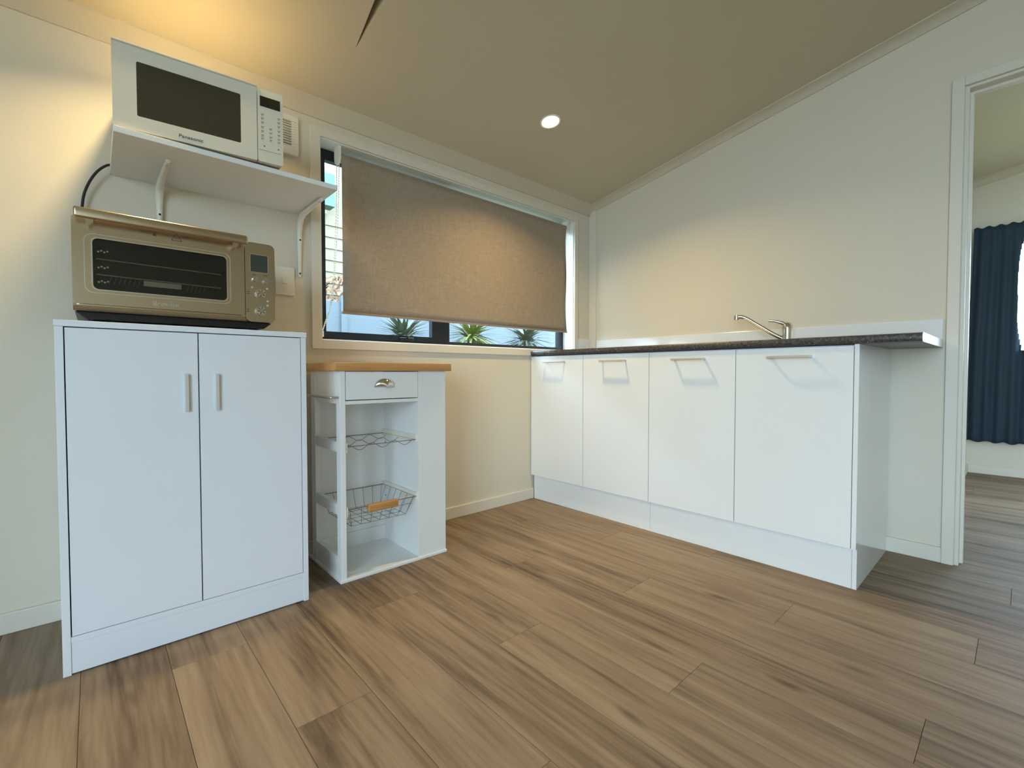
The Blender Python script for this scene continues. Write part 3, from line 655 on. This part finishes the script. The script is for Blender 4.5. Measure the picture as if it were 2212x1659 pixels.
# ------------------------------------------------------------------ sink bench
KX, DX, W_, Y0 = -.549, -.568, .402, -.004
GAPM = MATTW
units = []
for ui in range(2):
    ya = Y0-2*W_*ui; yb_ = ya-2*W_
    u_ = thing('base_cabinet', (-.28, (ya+yb_)/2, 0), ('gloss white two-door base cabinet beside the window wall' if ui == 0 else 'gloss white two-door base cabinet with end panel under the tap'), 'cabinet', 'base cabinets of the sink bench')
    c_ = MB(); c_.box(KX+.001, -.002, yb_+.001, yb_+.017, .146, .868).box(KX+.001, -.002, ya-.017, ya-.001, .146, .868).box(KX+.001, -.002, yb_+.017, ya-.017, .146, .162).box(-.018, -.002, yb_+.017, ya-.017, .162, .868).box(KX+.001, -.45, yb_+.017, ya-.017, .85, .868)
    c_.build('carcass', GAPM, u_)
    B(KX, KX+.016, yb_+.0006, ya-.0006 if ui else 0-.013, .0, .1435, bev=.0006).build('kickboard', GLOSSW, u_)
    for di in range(2):
        d0 = ya-W_*di; d1_ = d0-W_
        do = B(DX, KX-.001, d1_+.0015, d0-.0015, .147, .864, bev=.001).build('door', GLOSSW, u_)
        yc = (d0+d1_)/2
        hm = MB().box(DX-.032, DX-.025, yc-.074, yc+.074, .8255, .8345, bev=.0015).box(DX-.028, DX+.0005, yc-.074, yc-.065, .8255, .8345, bev=.001).box(DX-.028, DX+.0005, yc+.065, yc+.074, .8255, .8345, bev=.001)
        hm.build('handle', SATIN, do)['label'] = 'satin nickel bar handle'
    units.append(u_)
MB().prism([(KX, 0), (-.0125, 0), (-.0125, .8695), (DX+.001, .8695), (DX+.001, .146), (KX, .146)], 1, -1.6265, -1.6125).build('end_panel', GLOSSW, units[1])
# worktop with sink cut-out
LB = -1.791; sk = (-.44, -.17, -1.20, -.84)    # bowl opening x0,x1,y0,y1
TX = -.579
wt = thing('worktop', (-.29, -.9, .87), 'dark grey speckled worktop along the sink wall with white end', 'worktop')
wm = MB()
prof = [(TX+.012, .87), (TX+.004, .8725), (TX, .879), (TX, .891), (TX+.004, .8975), (TX+.012, .90)]
wm.prism([(x, z) for x, z in prof]+[(sk[0], .90), (sk[0], .87)], 1, LB, -.0005)
wm.box(sk[1], -.0005, LB, -.0005, .87, .90).box(sk[0], sk[1], LB, sk[2], .87, .90).box(sk[0], sk[1], sk[3], -.0005, .87, .90)
wm.build('slab', STONE, wt, smooth=40)
MB().prism([(x, z) for x, z in prof]+[(-.0145, .90), (-.0145, .87)], 1, LB-.0012, LB).build('end_cap', mat('white_edge_strip', (240, 238, 230), .3), wt)
si = thing('sink', (-.32, -1.0, .86), 'stainless steel inset sink in the dark worktop', 'sink')
sm = MB()
sm.box(-.465, sk[0], -1.235, -.50, .9002, .9026).box(sk[1], -.15, -1.235, -.50, .9002, .9026).box(sk[0], sk[1], sk[3], -.50, .9002, .9026).box(sk[0], sk[1], -1.235, sk[2], .9002, .9026)
sm.build('rim', STEEL, si)
bw = MB().box(sk[0]+.001, sk[0]+.003, sk[2]+.001, sk[3]-.001, .76, .901).box(sk[1]-.003, sk[1]-.001, sk[2]+.001, sk[3]-.001, .76, .901).box(sk[0]+.003, sk[1]-.003, sk[2]+.001, sk[2]+.003, .76, .901).box(sk[0]+.003, sk[1]-.003, sk[3]-.003, sk[3]-.001, .76, .901).box(sk[0]+.001, sk[1]-.001, sk[2]+.001, sk[3]-.001, .758, .76)
bw.build('bowl', STEEL, si)
# mixer tap
tp_ = Vector((-.10, -1.256, .90))
ta = thing('mixer_tap', tp_, 'chrome lever mixer tap on the dark worktop', 'tap')
MB().lathe([(.027, 0), (.027, .006), (.0225, .010), (.0215, .050), (.0225, .072)], tp_, n=28).build('body', CHROME, ta, smooth=30)
MB().lathe([(.0235, .0722), (.0240, .080), (.0225, .093), (.016, .104), (.006, .109), (0, .110)], tp_, n=28).build('cartridge_cap', CHROME, ta, smooth=50)
lev = MB().tube([tp_+Vector((.0, .0, .094)), tp_+Vector((-.014, .022, .107)), tp_+Vector((-.026, .045, .115)), tp_+Vector((-.036, .070, .118))], [.011, .009, .006, .0055], 10)
lev.build('lever', CHROME, ta, smooth=60)
spd = Vector((-.42, .9, 0)).normalized()
sp0 = [tp_+spd*.016+Vector((0, 0, .030)), tp_+spd*.06+Vector((0, 0, .056)), tp_+spd*.12+Vector((0, 0, .097)), tp_+spd*.165+Vector((0, 0, .128)), tp_+spd*.185+Vector((0, 0, .139)), tp_+spd*.205+Vector((0, 0, .143)), tp_+spd*.218+Vector((0, 0, .140))]
so = MB().tube(smooth_path(sp0), .0098, 12).build('spout', CHROME, ta, smooth=60)
MB().lathe([(.0115, 0), (.0118, .008), (.0118, .020), (.010, .022)], tp_+spd*.217+Vector((0, 0, .149)), (0, 0, -1), 20).build('aerator', CHROME, so, smooth=30)

# ------------------------------------------------------------------ bedroom curtain
cu_ = MB(); nz, ny = 40, 120; V = []
for j in range(nz+1):
    z_ = .25+(1.845-.25)*j/nz; row = []
    for i in range(ny+1):
        t = i/ny; left = -1.746 if z_ > 1.79 else -1.746+.020*min(1, (1.79-z_)/1.0)
        y_ = left+(-2.065-left)*t; fl = .35+.65*min(1, (1.845-z_)/.5)
        x_ = 2.388+fl*(.010*math.sin(t*34+.5*math.sin(z_*2.3+t*3))+.006*math.sin(t*15+1+.3*z_))
        row.append(cu_.bm.verts.new((x_, y_, z_+.006*math.sin(t*24)*(j == 0)+.007*math.sin(t*33)*(j == nz))))
    V.append(row)
for j in range(nz):
    for i in range(ny):
        yc = sum(v.co.y for v in (V[j][i], V[j+1][i+1]))/2; zc = (V[j][i].co.z+V[j+1][i].co.z)/2
        if yc < -1.976-.03*abs((zc-1.33)/.4)**4 and .93 < zc < 1.73: continue
        cu_.bm.faces.new((V[j][i], V[j][i+1], V[j+1][i+1], V[j+1][i]))
for v in [v for v in cu_.bm.verts if not v.link_faces]: cu_.bm.verts.remove(v)
cto = cu_.build('curtain', CURT, smooth=60); m_ = cto.modifiers.new('thickness', 'SOLIDIFY'); m_.thickness = .002
top(cto, (2.385, -2.0, .25)); tag(cto, 'dark navy pleated curtain hanging at the bedroom window', 'curtain')
cr = MB().tube([(2.425, -1.745, 1.815), (2.425, -3.15, 1.815)], .008, 10).build('curtain_rail', TRIM, smooth=60); top(cr, (2.425, -2.4, 1.815)); tag(cr, 'thin white rail the bedroom curtain hangs from', 'rail')

# ------------------------------------------------------------------ outside the kitchen window
tag(B(-14, 14, -16, 18, -.5, -.4).build('ground', GRASS), 'lawn around the cabin', 'lawn', kind='structure')
hs = thing('neighbour_house', (0, 3.6, -.4), 'cream weatherboard house with green roof beyond the fence', 'house')
B(-6, .88, 3.5, 5.5, -.4, 2.62).build('wall', CREAMB, hs)
for k in range(10): MB().prism([(3.5, 1.28+k*.135), (3.478, 1.28+k*.135), (3.494, 1.413+k*.135), (3.5, 1.413+k*.135)], 0, -6, .88).build('weatherboard', CREAMB, hs)
B(-6.3, -.46, 3.30, 3.46, 2.66, 3.02).build('gutter', ROOFG, hs)
B(-.46, .88, 3.56, 5.4, 2.62, 4.6).build('upper_wall', CREAMB, hs)
fe = thing('garden_fence', (0, 2.5, -.4), 'pale blue-grey metal fence behind the garden', 'fence')
for k in range(7):
    x_ = -3.2+k*1.25
    B(x_+.03, x_+1.22, 2.50, 2.52, -.38, 1.46).build('panel', FENCEM, fe); B(x_-.03, x_+.03, 2.48, 2.54, -.4, 1.52).build('post', FENCEM, fe)
he = MB(); rnd = random.Random(5)
for k in range(3200):
    c = Vector((rnd.uniform(-1.6, .6), rnd.uniform(2.75, 3.1), rnd.uniform(-.4, 1.80))); a_ = Vector((rnd.uniform(-1, 1), rnd.uniform(-1, 1), rnd.uniform(-1, 1))).normalized()*.05; b_ = a_.orthogonal().normalized()*.02
    he.bm.faces.new([he.bm.verts.new(p) for p in (c-a_, c+b_, c+a_, c-b_)])
o = he.build('dry_hedge', MULCH); top(o, (-.5, 2.9, -.4)); tag(o, 'dry orange-brown hedge showing above the fence', 'hedge')
def spiky(x, y, z, n, l, m, label, seed):
    rn = random.Random(seed); p = thing('spiky_plant', (x, y, -.4), label, 'plant', 'spiky plants along the fence')
    MB().tube([(x, y, -.4), (x+.01, y, z)], [.04, .03], 8).build('stem', BARK, p)
    f = MB(); c = Vector((x+.01, y, z))
    for k in range(n):
        a_ = rn.uniform(0, 2*math.pi); e_ = rn.uniform(-.3, 1.1); d = Vector((math.cos(a_)*math.cos(e_), math.sin(a_)*math.cos(e_), math.sin(e_))); s2 = d.cross(Vector((0, 0, 1))).normalized()*.011; L_ = l*rn.uniform(.7, 1.1)
        pts = [c, c+d*L_*.4+s2, c+d*L_+Vector((0, 0, -.25*L_)), c+d*L_*.4-s2]
        f.bm.faces.new([f.bm.verts.new(q) for q in pts])
    f.build('foliage', m, p)
spiky(-1.02, .75, .99, 150, .28, LEAFG, 'grey-green spiky plant outside the winder sash', 1)
spiky(-.42, .80, 1.02, 170, .28, LEAFY, 'yellow-green spiky plant near the window mullion', 2)
spiky(.16, .80, 1.02, 170, .28, LEAFG, 'grey-green spiky plant outside the fixed pane', 3)
spiky(.74, .80, 1.04, 170, .28, LEAFY, 'yellow-green spiky plant outside the fixed pane', 4)
spiky(1.32, .80, 1.0, 130, .27, LEAFG, 'grey-green spiky plant farthest along the fence', 5)
tt = thing('garden_tree', (3.6, 6.0, -.4), 'bright yellow-green tree rising above the neighbour fence', 'tree')
MB().tube([(3.6, 6, -.4), (3.55, 6, 2.2), (3.6, 6, 3.2)], [.16, .12, .06], 10).build('trunk', BARK, tt, smooth=60)
f = MB(); rn = random.Random(9)
for k in range(5200):
    v = Vector((rn.gauss(0, 1), rn.gauss(0, 1), rn.gauss(0, 1))).normalized()*rn.uniform(.5, 1)
    c = Vector((3.6, 6, 4.0))+Vector((v.x*2.6, v.y*1.4, v.z*1.5)); a_ = Vector((rn.uniform(-1, 1), rn.uniform(-1, 1), rn.uniform(-1, 1))).normalized()*.13; b_ = a_.orthogonal().normalized()*.06
    f.bm.faces.new([f.bm.verts.new(p) for p in (c-a_, c+b_, c+a_, c-b_)])
fo = f.build('crown', LEAFY, tt); fo['kind'] = 'stuff'
